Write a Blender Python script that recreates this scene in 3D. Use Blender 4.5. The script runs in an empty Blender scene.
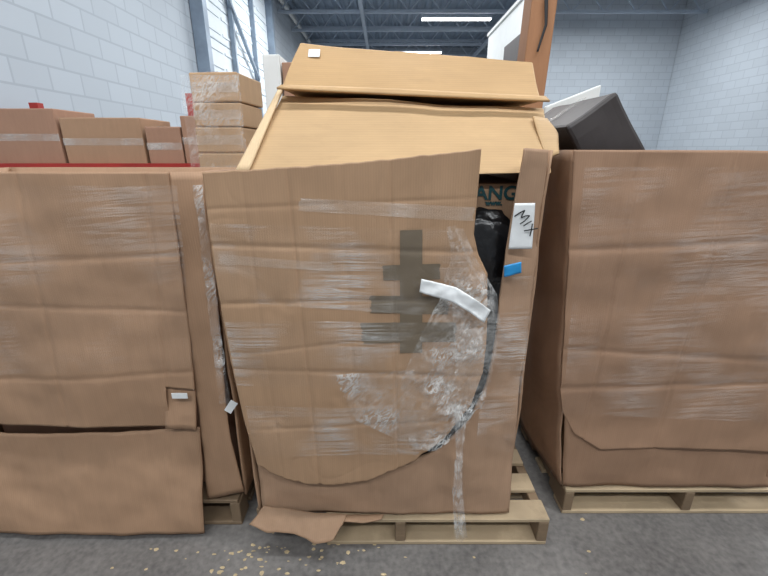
import bpy, bmesh, math, random
from mathutils import Vector, Matrix, noise
random.seed(7)
S=bpy.context.scene
S.view_settings.view_transform='Standard'
COL=S.collection

# ---------------------------------------------------------------- helpers
def srgb(r,g,b):
    def f(v):
        v/=255.0
        return v/12.92 if v<=0.04045 else ((v+0.055)/1.055)**2.4
    return (f(r),f(g),f(b),1)

def newmat(name):
    m=bpy.data.materials.new(name); m.use_nodes=True
    nt=m.node_tree
    return m,nt,nt.nodes,nt.links,nt.nodes['Principled BSDF']

def mul(c,k): return (c[0]*k,c[1]*k,c[2]*k,1)

def m_plain(name,c,rough=.6,metal=0,var=.12,scale=6,bump=0.0):
    m,nt,N,L,B=newmat(name)
    tc=N.new('ShaderNodeTexCoord'); nz=N.new('ShaderNodeTexNoise'); nz.inputs['Scale'].default_value=scale
    nz.inputs['Detail'].default_value=5
    L.new(tc.outputs['Object'],nz.inputs['Vector'])
    r=N.new('ShaderNodeValToRGB'); r.color_ramp.elements[0].color=mul(c,1-var); r.color_ramp.elements[1].color=mul(c,1+var)
    r.color_ramp.elements[0].position=.3; r.color_ramp.elements[1].position=.7
    L.new(nz.outputs['Fac'],r.inputs[0]); L.new(r.outputs[0],B.inputs['Base Color'])
    B.inputs['Roughness'].default_value=rough; B.inputs['Metallic'].default_value=metal
    if bump:
        b=N.new('ShaderNodeBump'); b.inputs['Strength'].default_value=bump; b.inputs['Distance'].default_value=.01
        L.new(nz.outputs['Fac'],b.inputs['Height']); L.new(b.outputs[0],B.inputs['Normal'])
    return m

def m_card(name,c,var=.06,axis='X',rough=.66,scuff=.09):
    """corrugated cardboard: flute stripes + mottling + scuffs"""
    m,nt,N,L,B=newmat(name)
    tc=N.new('ShaderNodeTexCoord')
    n1=N.new('ShaderNodeTexNoise'); n1.inputs['Scale'].default_value=3.5; n1.inputs['Detail'].default_value=6
    n2=N.new('ShaderNodeTexNoise'); n2.inputs['Scale'].default_value=60; n2.inputs['Detail'].default_value=3
    n3=N.new('ShaderNodeTexNoise'); n3.inputs['Scale'].default_value=1; n3.inputs['Detail'].default_value=8; n3.inputs['Roughness'].default_value=.7
    mp=N.new('ShaderNodeMapping'); mp.inputs['Scale'].default_value=(1,1,.12) if axis=='X' else (.12,.12,1)
    m3=N.new('ShaderNodeMapping'); m3.inputs['Scale'].default_value=(16,16,4) if axis=='X' else (4,4,16)
    w=N.new('ShaderNodeTexWave'); w.bands_direction=axis; w.inputs['Scale'].default_value=42; w.inputs['Distortion'].default_value=.6
    L.new(tc.outputs['Object'],n1.inputs['Vector']); L.new(tc.outputs['Object'],mp.inputs[0]); L.new(mp.outputs[0],n2.inputs['Vector'])
    L.new(tc.outputs['Object'],m3.inputs[0]); L.new(m3.outputs[0],n3.inputs['Vector'])
    L.new(tc.outputs['Object'],w.inputs['Vector'])
    r=N.new('ShaderNodeValToRGB'); r.color_ramp.elements[0].color=mul(c,1-var); r.color_ramp.elements[1].color=mul(c,1+var)
    r.color_ramp.elements[0].position=.3; r.color_ramp.elements[1].position=.7
    L.new(n1.outputs['Fac'],r.inputs[0])
    a=N.new('ShaderNodeMath'); a.operation='MULTIPLY_ADD'; a.inputs[1].default_value=.16; a.inputs[2].default_value=.90
    L.new(n2.outputs['Fac'],a.inputs[0])
    a2=N.new('ShaderNodeMath'); a2.operation='MULTIPLY_ADD'; a2.inputs[1].default_value=.05
    L.new(w.outputs['Fac'],a2.inputs[0]); L.new(a.outputs[0],a2.inputs[2])
    sc=N.new('ShaderNodeMapRange'); sc.inputs['From Min'].default_value=.56; sc.inputs['From Max'].default_value=.74; sc.inputs['To Max'].default_value=scuff
    L.new(n3.outputs['Fac'],sc.inputs[0])
    sd=N.new('ShaderNodeMapRange'); sd.inputs['From Min'].default_value=.42; sd.inputs['From Max'].default_value=.28; sd.inputs['To Max'].default_value=-scuff
    L.new(n3.outputs['Fac'],sd.inputs[0])
    a3=N.new('ShaderNodeMath'); a3.operation='ADD'; L.new(a2.outputs[0],a3.inputs[0]); L.new(sc.outputs[0],a3.inputs[1])
    a4=N.new('ShaderNodeMath'); a4.operation='ADD'; L.new(a3.outputs[0],a4.inputs[0]); L.new(sd.outputs[0],a4.inputs[1])
    vm=N.new('ShaderNodeVectorMath'); vm.operation='SCALE'
    L.new(r.outputs[0],vm.inputs[0]); L.new(a4.outputs[0],vm.inputs['Scale']); L.new(vm.outputs[0],B.inputs['Base Color'])
    B.inputs['Roughness'].default_value=rough; B.inputs['Specular IOR Level'].default_value=.3
    b=N.new('ShaderNodeBump'); b.inputs['Strength'].default_value=.2; b.inputs['Distance'].default_value=.006
    L.new(n1.outputs['Fac'],b.inputs['Height'])
    b2=N.new('ShaderNodeBump'); b2.inputs['Strength'].default_value=.08; b2.inputs['Distance'].default_value=.001
    L.new(w.outputs['Fac'],b2.inputs['Height']); L.new(b.outputs[0],b2.inputs['Normal']); L.new(b2.outputs[0],B.inputs['Normal'])
    return m

def m_film(name,lo=.04,hi=.55,scale=(4,4,30),thr=(.45,.75),tint=(.9,.9,.88,1),rough=.18,rot=0,dist=.8,patch=7,plo=.12):
    """clear plastic: mostly transparent, streaky sheen"""
    m,nt,N,L,B=newmat(name)
    tr=N.new('ShaderNodeBsdfTransparent'); mx=N.new('ShaderNodeMixShader')
    B.inputs['Base Color'].default_value=tint; B.inputs['Roughness'].default_value=rough; B.inputs['Specular IOR Level'].default_value=.9
    tc=N.new('ShaderNodeTexCoord'); mp=N.new('ShaderNodeMapping'); mp.inputs['Scale'].default_value=scale
    mr=N.new('ShaderNodeMapping'); mr.inputs['Rotation'].default_value=(0,rot,0)
    nz=N.new('ShaderNodeTexNoise'); nz.inputs['Scale'].default_value=1; nz.inputs['Detail'].default_value=8; nz.inputs['Roughness'].default_value=.65
    nz.inputs['Distortion'].default_value=dist
    L.new(tc.outputs['Object'],mr.inputs[0]); L.new(mr.outputs[0],mp.inputs[0]); L.new(mp.outputs[0],nz.inputs['Vector'])
    s1=N.new('ShaderNodeMath'); s1.operation='MULTIPLY_ADD'; s1.inputs[1].default_value=2; s1.inputs[2].default_value=-1; L.new(nz.outputs['Fac'],s1.inputs[0])
    s2=N.new('ShaderNodeMath'); s2.operation='ABSOLUTE'; L.new(s1.outputs[0],s2.inputs[0])
    s3=N.new('ShaderNodeMath'); s3.operation='SUBTRACT'; s3.inputs[0].default_value=1; L.new(s2.outputs[0],s3.inputs[1])
    n2=N.new('ShaderNodeTexNoise'); n2.inputs['Scale'].default_value=patch; n2.inputs['Detail'].default_value=3; L.new(tc.outputs['Object'],n2.inputs['Vector'])
    r=N.new('ShaderNodeMapRange'); r.inputs['From Min'].default_value=thr[0]; r.inputs['From Max'].default_value=thr[1]
    r.inputs['To Min'].default_value=0; r.inputs['To Max'].default_value=hi-lo
    L.new(s3.outputs[0],r.inputs[0])
    q=N.new('ShaderNodeMapRange'); q.inputs['From Min'].default_value=.44; q.inputs['From Max'].default_value=.66; L.new(n2.outputs['Fac'],q.inputs[0])
    q.inputs['To Min'].default_value=plo
    k=N.new('ShaderNodeMath'); k.operation='MULTIPLY_ADD'; L.new(r.outputs[0],k.inputs[0]); L.new(q.outputs[0],k.inputs[1]); k.inputs[2].default_value=lo
    L.new(k.outputs[0],mx.inputs[0])
    L.new(tr.outputs[0],mx.inputs[1]); L.new(B.outputs[0],mx.inputs[2]); L.new(mx.outputs[0],N['Material Output'].inputs[0])
    b=N.new('ShaderNodeBump'); b.inputs['Strength'].default_value=.7; b.inputs['Distance'].default_value=.008
    L.new(s3.outputs[0],b.inputs['Height']); L.new(b.outputs[0],B.inputs['Normal'])
    return m

def m_block(name,c,c2,bw=.4,bh=.2):
    m,nt,N,L,B=newmat(name)
    g=N.new('ShaderNodeNewGeometry'); sp=N.new('ShaderNodeSeparateXYZ'); ad=N.new('ShaderNodeMath'); cb=N.new('ShaderNodeCombineXYZ')
    L.new(g.outputs['Position'],sp.inputs[0]); L.new(sp.outputs[0],ad.inputs[0]); L.new(sp.outputs[1],ad.inputs[1])
    L.new(ad.outputs[0],cb.inputs[0]); L.new(sp.outputs[2],cb.inputs[1])
    br=N.new('ShaderNodeTexBrick'); br.inputs['Scale'].default_value=1; br.inputs['Brick Width'].default_value=bw; br.inputs['Row Height'].default_value=bh
    br.inputs['Mortar Size'].default_value=.010; br.inputs['Color1'].default_value=c; br.inputs['Color2'].default_value=mul(c,.93); br.inputs['Mortar'].default_value=c2
    L.new(cb.outputs[0],br.inputs['Vector']); L.new(br.outputs['Color'],B.inputs['Base Color']); B.inputs['Roughness'].default_value=.8
    return m

def obj(name,bm,mat,parent=None,smooth=False):
    me=bpy.data.meshes.new(name); bm.normal_update(); bm.to_mesh(me); bm.free()
    for m in (mat if isinstance(mat,(list,tuple)) else [mat]): me.materials.append(m)
    if smooth:
        for p in me.polygons: p.use_smooth=True
    o=bpy.data.objects.new(name,me); COL.objects.link(o)
    if parent: o.parent=parent
    return o

def empty(name):
    o=bpy.data.objects.new(name,None); COL.objects.link(o); return o

def resample(pts,n):
    pts=[Vector(p) for p in pts]
    d=[0]
    for i in range(1,len(pts)): d.append(d[-1]+(pts[i]-pts[i-1]).length)
    T=d[-1] or 1; out=[]; j=0
    for k in range(n+1):
        s=T*k/n
        while j<len(pts)-2 and d[j+1]<s: j+=1
        seg=d[j+1]-d[j] or 1
        out.append(pts[j].lerp(pts[j+1],min(1,max(0,(s-d[j])/seg))))
    return out

def grid_to_bm(G):
    bm=bmesh.new(); V=[[bm.verts.new(p) for p in row] for row in G]
    for i in range(len(V)-1):
        for j in range(len(V[0])-1):
            bm.faces.new((V[i][j],V[i][j+1],V[i+1][j+1],V[i+1][j]))
    return bm

def wr(p,amp,freq,direction=Vector((0,1,0)),seed=0):
    return p+direction*amp*noise.fractal(Vector((p.x*freq+seed,p.y*freq,p.z*freq)),1.0,2.0,3)

def ridge(p,fx,fz,seed=0,k=9):
    n=noise.noise(Vector((p.x*fx+seed,p.y*2,p.z*fz)))
    return max(0,1-abs(n)*1.6)**k

def sheet(name,mat,top,bottom,left,right,nu=40,nv=40,amp=.004,freq=3,thick=.006,parent=None,direction=(0,1,0),seed=0,extra=None):
    T=resample(top,nu);Bt=resample(bottom,nu);Lf=resample(left,nv);R=resample(right,nv)
    c00,c10,c01,c11=T[0],T[-1],Bt[0],Bt[-1]
    G=[]; dr=Vector(direction)
    for j in range(nv+1):
        v=j/nv; row=[]
        for i in range(nu+1):
            u=i/nu
            p=T[i]*(1-v)+Bt[i]*v+Lf[j]*(1-u)+R[j]*u-(c00*(1-u)*(1-v)+c10*u*(1-v)+c01*(1-u)*v+c11*u*v)
            p=wr(p,amp,freq,dr,seed)
            if extra: p=extra(p,u,v)
            row.append(p)
        G.append(row)
    o=obj(name,grid_to_bm(G),mat,parent,smooth=True)
    if thick:
        md=o.modifiers.new('thick','SOLIDIFY'); md.thickness=thick; md.offset=0
    return o

def ruled(name,mat,A,B,nu=8,n=60,amp=.004,freq=3,thick=.006,parent=None,seed=0):
    """strip between matched polylines A and B"""
    rows=[]
    per=max(2,n//(len(A)-1))
    for k in range(len(A)-1):
        for q in range(per+(1 if k==len(A)-2 else 0)):
            t=q/per
            a=Vector(A[k]).lerp(Vector(A[k+1]),t); b=Vector(B[k]).lerp(Vector(B[k+1]),t)
            rows.append([wr(a.lerp(b,i/nu),amp,freq,seed=seed) for i in range(nu+1)])
    o=obj(name,grid_to_bm(rows),mat,parent,smooth=True)
    if thick:
        md=o.modifiers.new('thick','SOLIDIFY'); md.thickness=thick; md.offset=0
    return o

def box_bm(bm,x0,x1,y0,y1,z0,z1,M=None,mi=0):
    vs=[bm.verts.new((x,y,z)) for x in (x0,x1) for y in (y0,y1) for z in (z0,z1)]
    if M is not None:
        for v in vs: v.co=M@v.co
    for idx in ((0,1,3,2),(4,6,7,5),(0,4,5,1),(2,3,7,6),(0,2,6,4),(1,5,7,3)):
        f=bm.faces.new([vs[i] for i in idx]); f.material_index=mi
    return vs

def box(name,mat,x0,x1,y0,y1,z0,z1,parent=None,bevel=.004,M=None):
    bm=bmesh.new(); box_bm(bm,x0,x1,y0,y1,z0,z1,M)
    bmesh.ops.recalc_face_normals(bm,faces=bm.faces)
    o=obj(name,bm,mat,parent)
    if bevel:
        b=o.modifiers.new('bev','BEVEL'); b.width=bevel; b.segments=2
    return o

def hexa(name,mat,P8,parent=None,bevel=.006,cuts=0,amp=0,freq=3,seed=0,smooth=False):
    """P8: front bl,br,tr,tl then back bl,br,tr,tl"""
    bm=bmesh.new(); v=[bm.verts.new(p) for p in P8]
    for idx in ((0,1,2,3),(5,4,7,6),(4,0,3,7),(1,5,6,2),(3,2,6,7),(4,5,1,0)):
        bm.faces.new([v[i] for i in idx])
    if cuts:
        bmesh.ops.subdivide_edges(bm,edges=bm.edges,cuts=cuts,use_grid_fill=True)
        for q in bm.verts:
            n=noise.noise_vector(q.co*freq+Vector((seed,seed,0)))
            q.co+=n*amp
    bmesh.ops.recalc_face_normals(bm,faces=bm.faces)
    o=obj(name,bm,mat,parent,smooth=smooth)
    if bevel:
        b=o.modifiers.new('bev','BEVEL'); b.width=bevel; b.segments=3 if smooth else 2; b.limit_method='ANGLE'; b.angle_limit=math.radians(40)
    return o

def ribbon(bm,pts,w,nrm=Vector((0,-1,0))):
    P=[Vector(p) for p in pts]
    L=[];R=[]
    for i,p in enumerate(P):
        d=(P[min(i+1,len(P)-1)]-P[max(i-1,0)]).normalized(); s=d.cross(nrm).normalized()*w/2
        L.append(bm.verts.new(p+s)); R.append(bm.verts.new(p-s))
    for i in range(len(P)-1): bm.faces.new((L[i],L[i+1],R[i+1],R[i]))

# ---------------------------------------------------------------- materials
M_main=m_card('card_main',srgb(167,135,106))
M_main2=m_card('card_layer',srgb(162,130,104))
M_strip=m_card('card_strip',srgb(165,134,109))
M_flap=m_card('card_torn',srgb(144,116,92))
M_in=m_card('card_inside',srgb(158,128,102))
M_top=m_card('card_top',srgb(184,150,108),axis='Z')
M_top2=m_card('card_top_lower',srgb(190,158,118),axis='Z')
M_edge=m_card('card_light_flap',srgb(216,188,150))
M_left=m_card('card_left',srgb(166,133,106))
M_right=m_card('card_right',srgb(155,123,99))
M_stack=m_card('card_stack',srgb(184,152,118))
M_stack2=m_card('card_stack_pink',srgb(162,126,104))
M_long=m_card('card_long',srgb(160,116,84))
M_olive=m_plain('olive_tape',srgb(112,99,82),rough=.32,var=.06,scale=20)
M_white=m_plain('paper_label',srgb(226,228,228),rough=.5,var=.05,scale=30)
M_ink=m_plain('ink',srgb(35,34,36),rough=.5,var=0)
M_blue=m_plain('blue_tape',srgb(40,140,200),rough=.4,var=.1,scale=40)
M_teal=m_plain('teal_print',srgb(20,66,70),rough=.5,var=.0)
M_black=m_plain('black_plastic',srgb(26,26,28),rough=.28,var=.3,scale=20,bump=.6)
M_navy=m_plain('dark_carton_board',srgb(56,50,49),rough=.5,var=.2,scale=9,bump=.15)
M_film=m_film('stretch_film',.03,.62,(16,16,55),(.80,.98),rot=.9,dist=1.4)
M_film2=m_film('stretch_film_band',.015,.42,(2.2,3,70),(.80,.99),plo=.0,patch=5)
M_film4=m_film('stretch_film_faint',.01,.22,(2.0,3,50),(.84,.99),plo=.0,patch=3.5,rot=.06)
M_film3=m_film('stretch_film_rope',.08,.62,(70,20,9),(.75,.97))
M_tape=m_film('clear_tape',.08,.36,(5,5,80),(.6,.95),tint=(.86,.84,.79,1))
M_wood=m_card('pallet_wood',srgb(172,152,124),var=.2,axis='Z',scuff=.3)
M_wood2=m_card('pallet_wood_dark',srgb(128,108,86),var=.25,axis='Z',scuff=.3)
M_red=m_plain('rack_paint_red',srgb(165,44,36),rough=.45)
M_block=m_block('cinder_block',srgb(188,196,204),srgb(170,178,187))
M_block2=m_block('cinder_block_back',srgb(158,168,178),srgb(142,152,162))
M_deck=m_plain('roof_deck',srgb(140,156,174),rough=.6,var=.1,scale=2)
M_joist=m_plain('joist_paint',srgb(172,184,198),rough=.5,var=.05)
M_doorp=m_plain('door_panel_paint',srgb(226,234,240),rough=.45,var=.03)
M_steel=m_plain('track_steel',srgb(140,154,170),rough=.35,metal=.3)
M_wht=m_plain('partition_white',srgb(226,228,226),rough=.6,var=.03)
M_dark=m_plain('sign_dark',srgb(60,52,50),rough=.5)
M_chips=m_plain('scraps',srgb(185,165,130),rough=.8,var=.2,scale=30)

def m_floor():
    m,nt,N,L,B=newmat('concrete_floor')
    tc=N.new('ShaderNodeTexCoord'); a=N.new('ShaderNodeTexNoise'); a.inputs['Scale'].default_value=2.2; a.inputs['Detail'].default_value=9
    b=N.new('ShaderNodeTexNoise'); b.inputs['Scale'].default_value=45; b.inputs['Detail'].default_value=4
    L.new(tc.outputs['Object'],a.inputs['Vector']); L.new(tc.outputs['Object'],b.inputs['Vector'])
    mx=N.new('ShaderNodeMath'); mx.operation='MULTIPLY_ADD'; mx.inputs[1].default_value=.45; L.new(b.outputs['Fac'],mx.inputs[0])
    k=N.new('ShaderNodeMath'); k.operation='MULTIPLY'; k.inputs[1].default_value=.6; L.new(a.outputs['Fac'],k.inputs[0]); L.new(k.outputs[0],mx.inputs[2])
    r=N.new('ShaderNodeValToRGB'); r.color_ramp.elements[0].position=.35; r.color_ramp.elements[0].color=srgb(78,75,74)
    r.color_ramp.elements[1].position=.7; r.color_ramp.elements[1].color=srgb(128,124,120)
    L.new(mx.outputs[0],r.inputs[0]); L.new(r.outputs[0],B.inputs['Base Color']); B.inputs['Roughness'].default_value=.55
    bp=N.new('ShaderNodeBump'); bp.inputs['Strength'].default_value=.15; bp.inputs['Distance'].default_value=.004
    L.new(b.outputs['Fac'],bp.inputs['Height']); L.new(bp.outputs[0],B.inputs['Normal'])
    return m
M_floor=m_floor()

# ---------------------------------------------------------------- room shell
CZ=5.75
box('floor',M_floor,-3.2,9.3,-4,20.3,-.1,0,bevel=0)
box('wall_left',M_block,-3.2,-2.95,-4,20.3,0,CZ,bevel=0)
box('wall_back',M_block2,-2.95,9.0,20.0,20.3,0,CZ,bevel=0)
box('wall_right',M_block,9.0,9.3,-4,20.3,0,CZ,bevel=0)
box('wall_partition',M_block,4.9,8.99,14.0,14.3,0,CZ,bevel=0)

# corrugated roof deck
prof=[(0,0),(.10,0),(.13,.05),(.22,.05)]
xs=[]; x=-3.2
while x<9.3:
    for dx,dz in prof: xs.append((x+dx,CZ+dz))
    x+=.25
rows=[[(a,-4,b) for a,b in xs],[(a,20.3,b) for a,b in xs]]
ceil=obj('ceiling',grid_to_bm(rows),M_deck)
md=ceil.modifiers.new('t','SOLIDIFY'); md.thickness=.02; md.offset=1

# open-web joists
joists=empty('roof_joists')
bm=bmesh.new()
for yy in [7.6,9.4,11.2,13.0,14.8,16.6,18.4]:
    zt,zb=CZ-.06,CZ-.62
    x1=4.85 if yy>13.9 else 8.95
    box_bm(bm,-2.95,x1,yy-.05,yy+.05,zt-.07,zt); box_bm(bm,-2.95,x1,yy-.05,yy+.05,zb-.03,zb+.04)
    xx=-2.9;up=True
    while xx<x1-.45:
        a=Vector((xx,yy,zb if up else zt-.05)); b=Vector((xx+.45,yy,zt-.05 if up else zb))
        d=(b-a); q=d.to_track_quat('Z','Y').to_matrix().to_4x4()
        box_bm(bm,-.015,.015,-.015,.015,0,d.length,Matrix.Translation(a)@q)
        xx+=.45; up=not up
obj('joist_trusses',bm,M_joist,joists)
bm=bmesh.new()
for xx in (-.6,3.6): box_bm(bm,xx-.05,xx+.05,-3.9,19.95,CZ-.72,CZ-.63)
obj('girder_beams',bm,M_joist,joists)

def emat(n,c,s):
    m,nt,N,L,B=newmat(n); B.inputs['Emission Color'].default_value=c; B.inputs['Emission Strength'].default_value=s; B.inputs['Base Color'].default_value=(1,1,1,1); return m
M_tube=emat('tube_glow',(1,.98,.95,1),8)
def fixture(x,y,z,ln,watt):
    e=empty('fluorescent_light')
    box('housing',M_joist,x-ln/2,x+ln/2,y-.09,y+.09,z+.03,z+.09,e,bevel=.01)
    bm=bmesh.new()
    for dy in (-.045,.045):
        bmesh.ops.create_cone(bm,cap_ends=True,segments=10,radius1=.018,radius2=.018,depth=ln-.05,
            matrix=Matrix.Translation((x,y+dy,z+.005))@Matrix.Rotation(math.pi/2,4,'Y'))
    obj('tubes',bm,M_tube,e)
    for sx in (-ln*.35,ln*.35):
        box('hanger',M_steel,x+sx-.005,x+sx+.005,y-.005,y+.005,z+.09,CZ,e,bevel=0)
    ld=bpy.data.lights.new('lamp','AREA'); ld.shape='RECTANGLE'; ld.size=ln; ld.size_y=.3; ld.energy=watt; ld.color=(.95,.98,1.0)
    lo=bpy.data.objects.new('lamp',ld); lo.location=(x,y,z-.03); COL.objects.link(lo); lo.parent=e
for x,y,w in [(2.05,13.2,200),(6.4,11.2,130),(-.5,10.1,220),(1.2,17.3,200),(0.3,5.2,160),(4.2,5.2,160),(-1.2,.8,74),(1.6,.8,74),(-1.3,-2.4,112),(1.7,-2.4,112),(5,-1,90)]:
    fixture(x,y,5.05 if y<12 else 5.0,2.0,w)

# sectional dock door on left wall
door=empty('door_1')
for i in range(9):
    box('door_section',M_doorp,-2.94,-2.89,7.3,11.4,i*.55,i*.55+.535,door,bevel=.012)
bm=bmesh.new()
for i in range(9):
    for j in range(5):
        y0=7.45+j*.79
        box_bm(bm,-2.90,-2.875,y0,y0+.68,i*.55+.12,i*.55+.16); box_bm(bm,-2.90,-2.875,y0,y0+.68,i*.55+.38,i*.55+.42)
obj('door_ribs',bm,M_doorp,door)
for y0,w in ((7.1,.16),(11.42,.16)):
    box('door_track',M_steel,-2.94,-2.74,y0,y0+w,0,5.3,door)
box('door_header',M_steel,-2.94,-2.72,7.1,11.6,4.98,5.2,door)
bm=bmesh.new()
for y0 in (7.15,11.45): 
    box_bm(bm,-2.74,-1.6,y0,y0+.08,5.2,5.28)
for y0 in (8.6,10.0):
    box_bm(bm,-2.88,-2.80,y0,y0+.07,.0,4.9)
d=Vector((0,2.7,-1.9)); q=d.to_track_quat('Z','Y').to_matrix().to_4x4()
box_bm(bm,-.03,.03,-.03,.03,0,d.length,Matrix.Translation((-2.80,7.3,4.9))@q)
obj('door_rails',bm,M_steel,door)
pipe=bmesh.new()
bmesh.ops.create_cone(pipe,cap_ends=True,segments=12,radius1=.05,radius2=.05,depth=14,matrix=Matrix.Translation((-2.8,12,5.35))@Matrix.Rotation(math.pi/2,4,'X'))
obj('conduit_pipe',pipe,M_wht)

# white office run
wp=empty('office_partition')
box('panel',M_wht,2.0,2.12,5.9,8.8,0,3.55,wp)
box('cap',M_wht,1.97,2.15,5.9,8.8,3.55,3.6,wp)
box('sign',M_dark,1.975,1.998,6.6,7.5,2.75,3.1,wp)

# ---------------------------------------------------------------- pallet builder
def pallet(name,x0,x1,y0,y1,mat=M_wood,mat2=M_wood2,nb=7,h=.135,broken=None):
    e=empty(name); bm=bmesh.new(); bm2=bmesh.new()
    bw=.095
    for i in range(nb):
        yy=y0+(y1-y0-bw)*i/(nb-1)+random.uniform(-.006,.006)*(0<i<nb-1)
        xa=x0+random.uniform(-.006,.006)
        if broken is not None and i==0:
            vs=box_bm(bm,broken,x1,yy,yy+bw,h-.018,h)
            for v in vs[:4]:
                v.co.x+=random.uniform(-.05,.05)
            continue
        box_bm(bm,xa,x1+random.uniform(-.008,.008),yy,yy+bw,h-.018,h)
    for i in range(5):
        yy=y0+(y1-y0-bw)*i/4
        box_bm(bm,(broken-.03 if (broken is not None and i==0) else x0),x1,yy,yy+bw,0,.018)
    for t in (0,.5,1):
        xx=x0+(x1-x0-.04)*t
        L=y1-y0
        off=.06 if (broken is not None and t==0) else 0
        for a,b,z0 in ((0,.15,.018),(.15,.36,.05),(.36,.64,.018),(.64,.85,.05),(.85,1,.018)):
            box_bm(bm2,xx,xx+.04,y0+L*a+(off if a==0 else 0),y0+L*b,z0,h-.018)
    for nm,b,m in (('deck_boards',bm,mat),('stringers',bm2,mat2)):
        bmesh.ops.recalc_face_normals(b,faces=b.faces)
        o=obj(nm,b,m,e); q=o.modifiers.new('b','BEVEL'); q.width=.003; q.segments=1
    return e

# ---------------------------------------------------------------- main box
pallet('pallet',-.52,.65,1.185,2.17,broken=-.20)
G=empty('gaylord_box')

def crease(p,u,v):
    for xc,a,w in ((-.27,.0035,.006),(.02,.003,.005),(-.12,.0015,.01),(-.40,.001,.006)):
        p.y+=a*math.exp(-((p.x-xc-.03*(1.4-p.z))/w)**2)
    for zc,a,w,sl in ((1.22,.004,.008,-.03),(1.06,.0035,.008,.02),(.80,.004,.008,-.04),(.60,.002,.007,.05),(.93,.002,.006,.12),(1.36,.0015,.006,.04)):
        p.y+=a*math.exp(-((p.z-zc-sl*p.x)/w)**2)*(.5+.5*noise.noise(Vector((p.x*5,zc*9,0))))*1.4
    for cx,cz,r,a in ((-.33,1.05,.05,.004),(-.10,.68,.07,.005),(.15,.72,.05,.006),(-.38,.62,.05,.004)):
        d2=((p.x-cx)**2+(p.z-cz)**2)/(r*r)
        p.y+=a*math.exp(-d2)*(1+.6*noise.noise(p*30))
    q=p.copy(); m=max(0,noise.noise(Vector((q.x*3+8,0,q.z*3))))
    p.y+=.0022*ridge(q,6,9,7.1,14)*m
    if u>.9: p.y+=.02*((u-.9)/.1)**2*math.sin(v*math.pi)
    if v>.93: p.z+=.010*((v-.93)/.07)*noise.noise(Vector((p.x*40,0,3)))
    if v<.03: p.z+=.004*noise.noise(Vector((p.x*25,0,7)))
    return p
Y=1.165
front=sheet('front_panel',M_main,
 top=[(-.509,Y,1.442),(-.40,Y,1.447),(-.235,Y,1.458),(-.1,Y,1.466),(.045,Y,1.48),(.268,Y,1.503)],
 bottom=[(-.459,Y+.005,.418),(-.40,Y,.385),(-.347,Y,.359),(-.27,Y,.335),(-.201,Y,.33),(-.12,Y,.335),(-.052,Y,.349),(.095,Y,.423),(.216,Y,.538),(.302,Y,.684),(.333,Y,.801)],
 left=[(-.509,Y,1.442),(-.512,Y,1.218),(-.501,Y,.846),(-.485,Y,.62),(-.459,Y+.005,.418)],
 right=[(.268,Y,1.503),(.268,Y,1.393),(.266,Y,1.263),(.285,Y,1.20),(.318,Y,1.139),(.322,Y,1.08),(.330,Y,.989),(.332,Y,.9),(.328,Y,.801)],
 nu=200,nv=220,amp=.011,freq=2.2,thick=.007,parent=G,extra=crease)
Y=1.208
A=[(.399,Y,1.506),(.389,Y,1.361),(.378,Y,1.21),(.372,Y,1.046),(.370,Y,.904),(.356,Y,.72),(.310,Y,.585),(.208,Y,.458),(.09,Y,.385),(-.15,Y,.38),(-.475,Y,.43)]
B=[(.474,Y+.02,1.501),(.478,Y+.02,1.361),(.482,Y+.02,1.21),(.481,Y+.02,1.046),(.483,Y+.02,.867),(.478,Y+.015,.671),(.483,Y+.01,.455),(.494,Y,.145),(.10,Y,.145),(-.12,Y,.145),(-.475,Y,.145)]
ruled('cut_front_layer',M_strip,A,B,nu=20,n=160,amp=.011,freq=5,thick=.008,parent=G)
def side(name,mat,a,b,zt0,zt1,zb,seed,parent):
    (x0,y0),(x1,y1)=a,b
    sheet(name,mat,top=[(x0,y0,zt0),(x1,y1,zt1)],bottom=[(x0,y0,zb),(x1,y1,zb)],left=[(x0,y0,zt0),(x0,y0,zb)],right=[(x1,y1,zt1),(x1,y1,zb)],
      nu=20,nv=20,amp=.01,freq=3,thick=.008,parent=parent,direction=((1,0,0) if abs(x0-x1)<.2 else (0,1,0)),seed=seed)
side('right_side_panel',M_main2,(.487,1.227),(.50,2.1),1.50,1.46,.145,1,G)
side('left_side_panel',M_main2,(-.485,1.20),(-.50,2.1),1.42,1.42,.145,2,G)
side('rear_panel',M_main2,(-.50,2.1),(.50,2.1),1.42,1.42,.145,3,G)
sheet('torn_flap',M_flap,top=[(-.468,1.198,.19),(-.30,1.19,.170),(-.145,1.185,.158)],
  bottom=[(-.515,1.15,.150),(-.44,1.125,.140),(-.34,1.13,.125),(-.255,1.10,.112),(-.19,1.108,.118),(-.16,1.15,.150)],
  left=[(-.468,1.198,.19),(-.49,1.175,.165),(-.515,1.15,.150)],right=[(-.145,1.185,.158),(-.15,1.17,.155),(-.16,1.15,.150)],
  nu=34,nv=10,amp=.007,freq=14,thick=.006,parent=G,direction=(0,0,1))
sheet('torn_scrap',M_flap,top=[(-.15,1.19,.152),(.0,1.19,.152)],bottom=[(-.17,1.165,.15),(-.08,1.155,.149),(-.01,1.17,.15)],
  left=[(-.15,1.19,.152),(-.17,1.165,.15)],right=[(.0,1.19,.152),(-.01,1.17,.15)],nu=12,nv=4,amp=.003,freq=20,thick=.005,parent=G,direction=(0,0,1))

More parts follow.
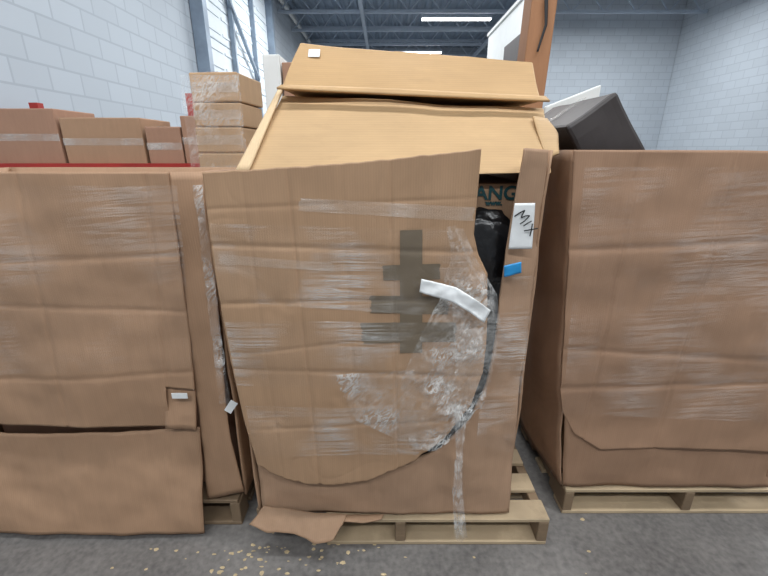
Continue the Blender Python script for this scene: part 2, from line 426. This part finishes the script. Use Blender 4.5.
dg=bpy.context.evaluated_depsgraph_get(); dg.update()
from mathutils.bvhtree import BVHTree
bvh=BVHTree.FromObject(front,dg)
def front_y(x,z,off=.0015):
    h=bvh.ray_cast(Vector((x,0,z)),Vector((0,1,0)))
    return (h[0].y if h[0] else 1.165)-off
def decal(name,mat,quad,nu=24,nv=8,off=.0015,parent=G,jag=0):
    (tl,tr,br,bl)=[Vector((a,0,b)) for a,b in quad]; rows=[]
    for j in range(nv+1):
        r=[]
        for i in range(nu+1):
            u=i/nu;v=j/nv
            if jag and i in (0,nu): u+= jag*random.uniform(-1,1)
            p=(tl*(1-u)+tr*u)*(1-v)+(bl*(1-u)+br*u)*v
            p.y=front_y(p.x,p.z,off); r.append(p)
        rows.append(r)
    return obj(name,grid_to_bm(rows),mat,parent,smooth=True)
decal('olive_tape_vertical',M_olive,[(.047,1.279),(.112,1.281),(.124,.880),(.052,.878)],nu=14,nv=90,off=.0035)
decal('olive_tape_upper',M_olive,[(-.003,1.172),(.169,1.178),(.170,1.128),(-.002,1.125)],nu=40,nv=12,off=.0026,jag=.02)
decal('olive_tape_middle',M_olive,[(-.043,1.076),(.198,1.070),(.200,1.012),(-.04,1.018)],nu=50,nv=14,off=.0026,jag=.02)
decal('olive_tape_lower',M_olive,[(-.07,.985),(.227,.985),(.230,.918),(-.068,.914)],nu=60,nv=16,off=.0026,jag=.02)
decal('clear_tape_band',M_tape,[(-.24,1.372),(.262,1.345),(.262,1.305),(-.24,1.335)],nu=80,nv=10,off=.005,jag=.01)
decal('film_band',M_film2,[(-.505,1.30),(.262,1.28),(.27,1.0),(-.50,1.06)],nu=80,nv=30,off=.006)
decal('film_band',M_film2,[(-.498,1.0),(.32,.98),(.32,.74),(-.49,.76)],nu=80,nv=30,off=.006)
decal('film_band',M_film2,[(-.47,.68),(.22,.66),(.12,.47),(-.46,.47)],nu=80,nv=30,off=.006)
decal('clear_tape_band',M_tape,[(-.49,1.21),(-.15,1.18),(-.15,1.155),(-.49,1.18)],nu=50,off=.007,jag=.01)
decal('film_crumple',M_film,[(-.16,.80),(.10,.82),(.12,.50),(-.10,.62)],nu=50,nv=40,off=.008,jag=.03)

film=empty('stretch_wrap'); film.parent=G
Y=1.135
sheet('film_bunch',M_film,top=[(.18,Y+.02,1.29),(.195,Y,1.295),(.205,Y,1.30)],bottom=[(.10,Y+.02,.50),(.18,Y,.51),(.253,Y,.57)],
  left=[(.18,Y+.02,1.29),(.20,Y+.02,1.20),(.17,Y+.02,1.065),(.10,Y+.02,.9),(.06,Y+.02,.783),(.05,Y+.02,.62),(.10,Y+.02,.50)],
  right=[(.205,Y,1.30),(.255,Y,1.192),(.332,Y,1.065),(.357,Y,.893),(.323,Y,.705),(.253,Y,.57)],
  nu=70,nv=120,amp=.012,freq=22,thick=0,parent=film)
sheet('film_fold',M_film,top=[(.20,Y-.01,1.12),(.33,Y,1.10)],bottom=[(.16,Y-.01,.66),(.33,Y,.68)],
  left=[(.20,Y-.01,1.12),(.23,Y-.01,.84),(.16,Y-.01,.66)],right=[(.33,Y,1.10),(.36,Y,.9),(.33,Y,.68)],
  nu=60,nv=90,amp=.014,freq=30,thick=0,parent=film,seed=5)
sheet('film_gather',M_film3,top=[(.20,Y,1.29),(.225,Y,1.29)],bottom=[(.345,Y-.01,.98),(.365,Y-.01,.97)],
  left=[(.20,Y,1.29),(.25,Y,1.18),(.315,Y,1.09),(.345,Y-.01,.98)],right=[(.225,Y,1.29),(.27,Y,1.20),(.34,Y,1.09),(.365,Y-.01,.97)],
  nu=8,nv=50,amp=.010,freq=35,thick=0,parent=film,seed=6)
sheet('film_tail',M_film3,top=[(.232,Y,.70),(.262,Y-.01,.70),(.282,Y,.70)],bottom=[(.270,Y,.10),(.296,Y-.012,.09),(.318,Y,.105)],
  left=[(.232,Y,.70),(.252,Y,.5),(.249,Y,.33),(.270,Y,.10)],right=[(.282,Y,.70),(.275,Y,.5),(.285,Y,.33),(.318,Y,.105)],
  nu=16,nv=70,amp=.012,freq=30,thick=0,parent=film,seed=9)
sheet('film_over_strip',M_film2,top=[(.33,1.176,1.13),(.472,1.190,1.13)],bottom=[(.33,1.176,.50),(.472,1.190,.45)],
  left=[(.33,1.176,1.13),(.335,1.176,.9),(.33,1.176,.50)],right=[(.472,1.190,1.13),(.474,1.190,.8),(.472,1.190,.45)],
  nu=40,nv=60,amp=.005,freq=20,thick=0,parent=film,seed=3)

sheet('white_label',M_white,top=[(.111,1.135,1.139),(.215,1.118,1.116),(.27,1.105,1.085),(.318,1.108,1.048)],
  bottom=[(.1066,1.133,1.097),(.2086,1.113,1.070),(.26,1.102,1.04),(.302,1.105,1.008)],
  left=[(.111,1.135,1.139),(.1066,1.133,1.097)],right=[(.318,1.108,1.048),(.302,1.105,1.008)],nu=30,nv=8,amp=.005,freq=30,thick=.0008,parent=G)
LY=1.184
sheet('mix_label',M_white,top=[(.381,LY,1.354),(.443,LY+.004,1.354)],bottom=[(.377,LY,1.217),(.450,LY+.004,1.217)],
  left=[(.381,LY,1.354),(.377,LY,1.217)],right=[(.443,LY+.004,1.354),(.450,LY+.004,1.217)],nu=10,nv=16,amp=.0015,freq=12,thick=.0006,parent=G)
bm=bmesh.new()
a=math.radians(-50); e1=Vector((math.cos(a),0,math.sin(a))); e2=Vector((-math.sin(a),0,math.cos(a)))
o0=Vector((.383,LY-.005,1.316))
def st(pts,w=.0038):
    ribbon(bm,[o0+(e1*x+e2*y)*1.12 for x,y in pts],w)
st([(0,0),(.001,.016),(.004,.030)]);st([(.004,.030),(.009,.019),(.014,.012)]);st([(.014,.012),(.018,.024),(.024,.032)]);st([(.024,.032),(.027,.014),(.026,.0)])
st([(.036,.004),(.037,.016),(.039,.028)])
st([(.048,-.002),(.056,.012),(.066,.030)]);st([(.046,.026),(.058,.015),(.070,.002)])
obj('mix_handwriting',bm,M_ink,G)
sheet('blue_tape',M_blue,top=[(.364,1.172,1.168),(.417,1.174,1.180)],bottom=[(.369,1.172,1.131),(.421,1.174,1.145)],
  left=[(.364,1.172,1.168),(.369,1.172,1.131)],right=[(.417,1.174,1.180),(.421,1.174,1.145)],nu=12,nv=6,amp=.002,freq=40,thick=.0006,parent=G)

inner=box('packed_carton',M_in,-.42,.455,1.30,2.02,.145,1.40,G,bevel=.006)
def text(name,body,loc,size,mat,parent,rot=(math.pi/2,0,0),sx=1):
    cu=bpy.data.curves.new(name,'FONT'); cu.body=body; cu.size=size; cu.extrude=.0004; cu.offset=.0015
    o=bpy.data.objects.new(name,cu); o.location=loc; o.rotation_euler=rot; o.scale=(sx,1,1); cu.materials.append(mat); COL.objects.link(o); o.parent=parent; return o
text('carton_print','ANG',(.287,1.297,1.352),.06,M_teal,G,sx=1.05)
text('carton_print_small','www.',(.325,1.297,1.334),.022,M_teal,G)
bm=bmesh.new()
for (cx,cy,cz,rx,ry,rz) in ((.32,1.29,1.17,.13,.05,.145),(.30,1.28,.92,.15,.05,.20),(.20,1.275,.62,.22,.045,.22),(-.02,1.27,.42,.26,.04,.14)):
    r=bmesh.ops.create_icosphere(bm,subdivisions=4,radius=1)
    for v in r['verts']:
        p=v.co.copy(); k=1+.18*noise.noise(p*2.4+Vector((cx*9,0,cz*7)))+.07*noise.noise(p*7)
        v.co=Vector((cx+p.x*rx*k,cy+p.y*ry*k,cz+p.z*rz*k))
obj('black_bag',bm,M_black,G,smooth=True)

# ---------------------------------------------------------------- cartons on top
tb=empty('cardboard_carton')
hexa('carton_body',M_top2,[(-.42,1.25,1.43),(.50,1.25,1.43),(.55,1.49,1.637),(-.344,1.49,1.675),(-.42,2.05,1.44),(.52,2.05,1.46),(.54,2.02,1.64),(-.36,2.02,1.67)],tb,bevel=.008,cuts=9,amp=.014,freq=3.5)
sheet('side_flap',M_edge,top=[(-.352,1.475,1.69),(-.335,1.47,1.69)],bottom=[(-.445,1.245,1.44),(-.405,1.25,1.44)],left=[(-.352,1.475,1.69),(-.445,1.245,1.44)],right=[(-.335,1.47,1.69),(-.405,1.25,1.44)],nu=4,nv=14,amp=.002,thick=.006,parent=tb)
sheet('corner_flap',M_top2,top=[(.49,1.43,1.605),(.55,1.46,1.60)],bottom=[(.50,1.30,1.475),(.55,1.33,1.49)],left=[(.49,1.43,1.605),(.50,1.30,1.475)],right=[(.55,1.46,1.60),(.575,1.42,1.555),(.55,1.33,1.49)],nu=8,nv=10,amp=.005,freq=10,thick=.006,parent=tb)
tb2=empty('cardboard_carton')
hexa('carton_body',M_top,[(-.335,1.455,1.69),(.53,1.475,1.66),(.545,1.66,1.805),(-.307,1.66,1.868),(-.34,2.15,1.69),(.54,2.15,1.66),(.55,2.1,1.80),(-.30,2.1,1.86)],tb2,bevel=.007,cuts=9,amp=.010,freq=3.5,seed=4)
sheet('lower_flap',M_top,top=[(-.335,1.45,1.70),(0,1.448,1.690),(.535,1.465,1.668)],bottom=[(-.345,1.425,1.688),(0,1.435,1.672),(.545,1.445,1.652)],left=[(-.335,1.45,1.70),(-.345,1.425,1.688)],right=[(.535,1.465,1.668),(.545,1.445,1.652)],nu=30,nv=3,amp=.004,thick=.006,parent=tb2)
Ml=Matrix.Translation((-.245,1.595,1.822))@Matrix.Rotation(math.radians(-40),4,'X')
bm=bmesh.new(); box_bm(bm,-.020,.020,-.001,.001,-.018,.018,Ml); obj('small_label',bm,M_white,tb2)

# ---------------------------------------------------------------- left neighbour
pallet('pallet',-1.78,-.60,1.275,1.86,M_wood2,M_wood2,nb=5)
GL=empty('gaylord_box'); Y=1.25
def dentL(p,u,v):
    for zc,a,w,sl in ((1.20,.003,.008,.03),(.95,.003,.008,-.05),(.78,.003,.008,.04)):
        p.y+=a*math.exp(-((p.z-zc-sl*p.x)/w)**2)
    for xc,a,w in ((-.72,.005,.006),(-1.1,.004,.006)):
        p.y+=a*math.exp(-((p.x-xc-.08*(p.z-1.4))/w)**2)
    return p
sheet('front_panel',M_left,top=[(-1.62,Y,1.43),(-1.1,Y-.01,1.44),(-.645,Y,1.438)],bottom=[(-1.64,Y,.54),(-1.1,Y-.02,.53),(-.800,Y,.52),(-.79,Y,.69),(-.685,Y,.68)],
  left=[(-1.62,Y,1.43),(-1.64,Y,.54)],right=[(-.645,Y,1.438),(-.66,Y,1.1),(-.685,Y,.68)],nu=140,nv=110,amp=.014,freq=3,thick=.007,parent=GL,seed=11,extra=dentL)
sheet('lower_layer',M_left,top=[(-1.63,Y+.02,.485),(-1.3,Y+.02,.47),(-.9,Y+.02,.48),(-.70,Y+.02,.505)],bottom=[(-1.66,Y-.03,.03),(-1.2,Y-.04,.025),(-.735,Y-.03,.02)],
  left=[(-1.63,Y+.02,.485),(-1.66,Y-.03,.03)],right=[(-.70,Y+.02,.505),(-.722,Y-.01,.2),(-.735,Y-.03,.02)],nu=50,nv=30,amp=.014,freq=4,thick=.007,parent=GL,seed=12)
sheet('torn_door_flap',M_left,top=[(-.80,Y+.012,.685),(-.69,Y+.012,.68)],bottom=[(-.815,Y-.008,.52),(-.70,Y-.008,.515)],left=[(-.80,Y+.012,.685),(-.815,Y-.008,.52)],right=[(-.69,Y+.012,.68),(-.70,Y-.008,.515)],nu=8,nv=8,amp=.006,freq=9,thick=.006,parent=GL)
sheet('corner_panel',M_left,top=[(-.645,Y+.006,1.438),(-.555,Y+.03,1.438)],bottom=[(-.725,Y+.03,.145),(-.575,Y+.03,.175)],
  left=[(-.645,Y+.006,1.438),(-.675,Y+.01,1.0),(-.700,Y+.02,.52),(-.725,Y+.03,.145)],right=[(-.555,Y+.03,1.438),(-.575,Y+.03,.9),(-.60,Y+.03,.5),(-.575,Y+.03,.175)],
  nu=16,nv=50,amp=.010,freq=4,thick=.007,parent=GL,seed=13)
side('right_side_panel',M_left,(-.57,Y+.045),(-.57,1.82),1.438,1.43,.145,4,GL)
side('left_side_panel',M_left,(-1.63,Y+.045),(-1.63,1.82),1.43,1.43,.145,5,GL)
side('rear_panel',M_left,(-1.63,1.82),(-.57,1.82),1.43,1.43,.145,6,GL)
box('packed_carton',M_stack2,-1.56,-.64,1.36,1.78,.145,1.30,GL)
Ml=Matrix.Translation((-.735,Y-.016,.665)); bm=bmesh.new(); box_bm(bm,-.028,.028,-.001,.001,-.011,.011,Ml); obj('paper_label',bm,M_white,GL)
bm=bmesh.new(); box_bm(bm,-.027,.027,-.001,.001,-.014,.014,Matrix.Translation((-.568,Y+.01,.60))@Matrix.Rotation(math.radians(-55),4,'Y'))
obj('tape_label',bm,M_white,GL)
sheet('film_corner',M_film,top=[(-.58,Y-.0,1.40),(-.553,Y+.0,1.40)],bottom=[(-.605,Y+.0,.62),(-.565,Y+.0,.62)],left=[(-.58,Y,1.40),(-.605,Y,.62)],right=[(-.553,Y,1.40),(-.565,Y,.62)],nu=10,nv=70,amp=.012,freq=22,thick=0,parent=GL)
sheet('film_band',M_film4,top=[(-1.6,Y-.03,1.40),(-.62,Y-.02,1.40)],bottom=[(-1.6,Y-.03,.75),(-.66,Y-.02,.78)],left=[(-1.6,Y-.03,1.40),(-1.6,Y-.03,.75)],right=[(-.62,Y-.02,1.40),(-.66,Y-.02,.78)],nu=40,nv=20,amp=.003,freq=5,thick=0,parent=GL)

# ---------------------------------------------------------------- right neighbour
pallet('pallet',.775,1.85,1.33,2.35)
GR=empty('gaylord_box'); Y=1.32
def dentR(p,u,v):
    for zc,a,w,sl in ((1.15,.004,.010,.05),(.85,.004,.010,-.06),(.62,.005,.010,.03)):
        p.y+=a*math.exp(-((p.z-zc-sl*p.x)/w)**2)
    for xc,a,w in ((.80,.005,.006),(1.1,.004,.006)):
        p.y+=a*math.exp(-((p.x-xc)/w)**2)
    return p
sheet('front_panel',M_right,top=[(.596,Y,1.501),(1.1,Y-.01,1.50),(1.62,Y,1.49)],bottom=[(.677,Y,.62),(.70,Y,.53),(.763,Y,.424),(.876,Y,.351),(1.2,Y,.36),(1.62,Y,.34)],
  left=[(.596,Y,1.501),(.63,Y,1.1),(.677,Y,.62)],right=[(1.62,Y,1.49),(1.62,Y,.34)],nu=140,nv=130,amp=.014,freq=3,thick=.007,parent=GR,seed=21,extra=dentR)
sheet('lower_layer',M_right,top=[(.655,Y+.03,.95),(1.62,Y+.03,.95)],bottom=[(.765,Y+.02,.145),(.911,Y+.02,.145),(1.64,Y+.02,.145)],
  left=[(.655,Y+.03,.95),(.70,Y+.02,.62),(.765,Y+.02,.145)],right=[(1.62,Y+.03,.95),(1.64,Y+.02,.145)],nu=50,nv=40,amp=.014,freq=4,thick=.007,parent=GR,seed=22)
sheet('left_side_panel',M_right,top=[(.597,Y+.005,1.501),(.62,1.8,1.50),(.66,2.3,1.49)],bottom=[(.765,Y+.025,.145),(.72,1.6,.145),(.74,2.3,.145)],
  left=[(.597,Y+.005,1.501),(.63,Y+.005,1.1),(.677,Y+.01,.62),(.765,Y+.025,.145)],right=[(.66,2.3,1.49),(.74,2.3,.145)],nu=30,nv=40,amp=.014,freq=4,thick=.007,parent=GR,direction=(1,0,0))
side('right_side_panel',M_right,(1.62,Y+.02),(1.63,2.3),1.49,1.49,.145,7,GR)
side('rear_panel',M_right,(.70,2.3),(1.62,2.3),1.48,1.48,.145,8,GR)
box('packed_carton',M_stack,.80,1.55,1.42,2.2,.145,1.22,GR)
sheet('film_band',M_film4,top=[(.62,Y-.03,1.45),(1.6,Y-.03,1.45)],bottom=[(.68,Y-.03,.55),(1.6,Y-.03,.50)],left=[(.62,Y-.03,1.45),(.68,Y-.03,.55)],right=[(1.6,Y-.03,1.45),(1.6,Y-.03,.50)],nu=40,nv=20,amp=.003,freq=5,thick=0,parent=GR)
# dark carton tipped into the box, tilted up to the right
fd=empty('dark_carton')
Ax,Az=.605,1.575; ux,uz=.83,.557; dx,dz=.557,-.83
W,H=.19,.34
hexa('carton_body',M_navy,[(Ax+dx*H,1.42,Az+dz*H),(Ax+dx*H+ux*W,1.42,Az+dz*H+uz*W),(Ax+ux*W,1.44,Az+uz*W),(Ax,1.44,Az),
  (Ax+dx*H,1.95,Az+dz*H),(Ax+dx*H+ux*W,1.95,Az+dz*H+uz*W),(Ax+ux*W,1.95,Az+uz*W),(Ax,1.95,Az)],fd,bevel=.012,cuts=5,amp=.010,freq=6)
bm=bmesh.new()
P=Vector((Ax+ux*W*.5,0,Az+uz*W*.5)); 
rot=Matrix.Rotation(-math.atan2(uz,ux),4,'Y')
box_bm(bm,-W/2-.004,W/2+.004,1.66,1.71,.004,.007,Matrix.Translation(P)@rot); obj('tape_strip',bm,M_tape,fd)
fb=empty('foam_board')
hexa('board',M_wht,[(.72,2.0,1.24),(.98,2.0,1.24),(.98,2.0,1.78),(.74,2.0,1.69),(.72,2.03,1.24),(.98,2.03,1.24),(.98,2.03,1.78),(.74,2.03,1.69)],fb)

# ---------------------------------------------------------------- left background
def carton(name_e,mat,x0,x1,y0,y1,z0,z1,ang=0,tape=True,parent=None):
    e=parent or empty(name_e)
    cx,cy=(x0+x1)/2,(y0+y1)/2
    M=Matrix.Translation((cx,cy,0))@Matrix.Rotation(math.radians(ang),4,'Z')@Matrix.Translation((-cx,-cy,0))
    bm=bmesh.new(); box_bm(bm,x0,x1,y0,y1,z0,z1,M); bmesh.ops.recalc_face_normals(bm,faces=bm.faces)
    o=obj('carton',bm,mat,e); b=o.modifiers.new('b','BEVEL'); b.width=.006; b.segments=2
    if tape:
        bm=bmesh.new(); zc=(z0+z1)/2
        box_bm(bm,x0-.001,x1+.001,y0-.0015,y0-.0005,zc-.02,zc+.02,M); box_bm(bm,cx-.025,cx+.025,y0-.001,y1+.001,z1+.0005,z1+.0015,M)
        obj('tape_strip',bm,M_tape,e)
    return e
st_=empty('carton_stack'); z=0
for i,h in enumerate((.34,.33,.33,.33,.16,.11,.10,.12)):
    dx=random.uniform(-.010,.010)
    carton('',M_stack,-.84+dx,-.625+dx,1.92,2.20,z,z+h-.003,ang=random.uniform(-2,1)-4,parent=st_); z+=h
sheet('film',M_film,top=[(-.86,1.88,1.80),(-.61,1.88,1.80)],bottom=[(-.87,1.88,1.40),(-.61,1.88,1.40)],left=[(-.86,1.88,1.80),(-.87,1.88,1.40)],right=[(-.61,1.88,1.80),(-.61,1.88,1.40)],nu=20,nv=20,amp=.006,freq=12,thick=0,parent=st_)
carton('tall_carton',M_wht,-.70,-.60,2.6,2.9,0,2.02,tape=False)
carton('tall_carton',M_stack2,-.590,-.52,2.6,2.9,0,1.98,tape=False)

rack=empty('pallet_rack')
bm=bmesh.new()
for xx in (-2.84,-1.33):
    for yy in (2.95,3.5):
        box_bm(bm,xx,xx+.07,yy,yy+.06,0,1.86)
    for zz in (.3,.9,1.5): box_bm(bm,xx+.02,xx+.05,3.0,3.5,zz,zz+.04)
for yy in (2.52,3.52):
    box_bm(bm,-2.80,-.86,yy,yy+.04,1.355,1.425)
for xx in (-2.84,-1.33,-.90):
    box_bm(bm,xx,xx+.05,2.52,2.56,0,1.355)
obj('rack_frame',bm,M_red,rack)
box('rack_deck',M_wood2,-2.76,-.86,2.56,2.94,1.40,1.412,rack,bevel=0)
for x0,x1,h,m in ((-1.21,-1.02,.28,M_stack2),(-1.01,-.88,.24,M_stack),(-1.43,-1.22,.22,M_stack2),(-1.93,-1.45,.27,M_left),(-2.60,-1.95,.32,M_stack2)):
    carton('carton',m,x0,x1,2.565,2.93,1.413,1.413+h)

lc=empty('long_carton')
hexa('body',M_long,[(.68,2.36,0),(.81,2.36,0),(.885,2.36,2.75),(.755,2.36,2.75),(.68,2.50,0),(.81,2.50,0),(.885,2.50,2.75),(.755,2.50,2.75)],lc,bevel=.006,cuts=5,amp=.004)
sheet('strap',M_ink,top=[(.795,2.345,2.22),(.815,2.345,2.22)],bottom=[(.785,2.345,1.98),(.795,2.345,1.98)],left=[(.795,2.345,2.22),(.812,2.345,2.1),(.785,2.345,1.98)],right=[(.815,2.345,2.22),(.826,2.345,2.1),(.795,2.345,1.98)],nu=3,nv=20,amp=0,thick=.002,parent=lc)

# ---------------------------------------------------------------- floor scraps
bm=bmesh.new()
for i in range(115):
    if i<100: cx,cy=random.gauss(-.48,.20),random.uniform(.98,1.20)
    else: cx,cy=random.uniform(-.9,1.0),random.uniform(.95,1.3)
    if abs(cx)>1.1: continue
    n=random.randint(5,7); r=random.uniform(.003,.012); a0=random.random()*6; el=random.uniform(.4,1)
    c0=bm.verts.new((cx,cy,.004)); ring=[]
    for k in range(n):
        a=a0+k*2*math.pi/n; rr=r*random.uniform(.7,1.2)
        ring.append(bm.verts.new((cx+rr*math.cos(a),cy+rr*math.sin(a)*el,.0015+random.uniform(0,.002))))
    for k in range(n): bm.faces.new((c0,ring[k],ring[(k+1)%n]))
obj('floor_debris',bm,M_chips)

# ---------------------------------------------------------------- world + camera
w=bpy.data.worlds.new('World'); S.world=w; w.use_nodes=True
w.node_tree.nodes['Background'].inputs[0].default_value=(.86,.93,1,1); w.node_tree.nodes['Background'].inputs[1].default_value=.31
cam=bpy.data.cameras.new('Camera'); cam.lens=18.75; cam.sensor_width=36; cam.clip_start=.05
co=bpy.data.objects.new('Camera',cam); co.location=(0,0,1.5); co.rotation_euler=(math.radians(90-19),0,0); COL.objects.link(co); S.camera=co
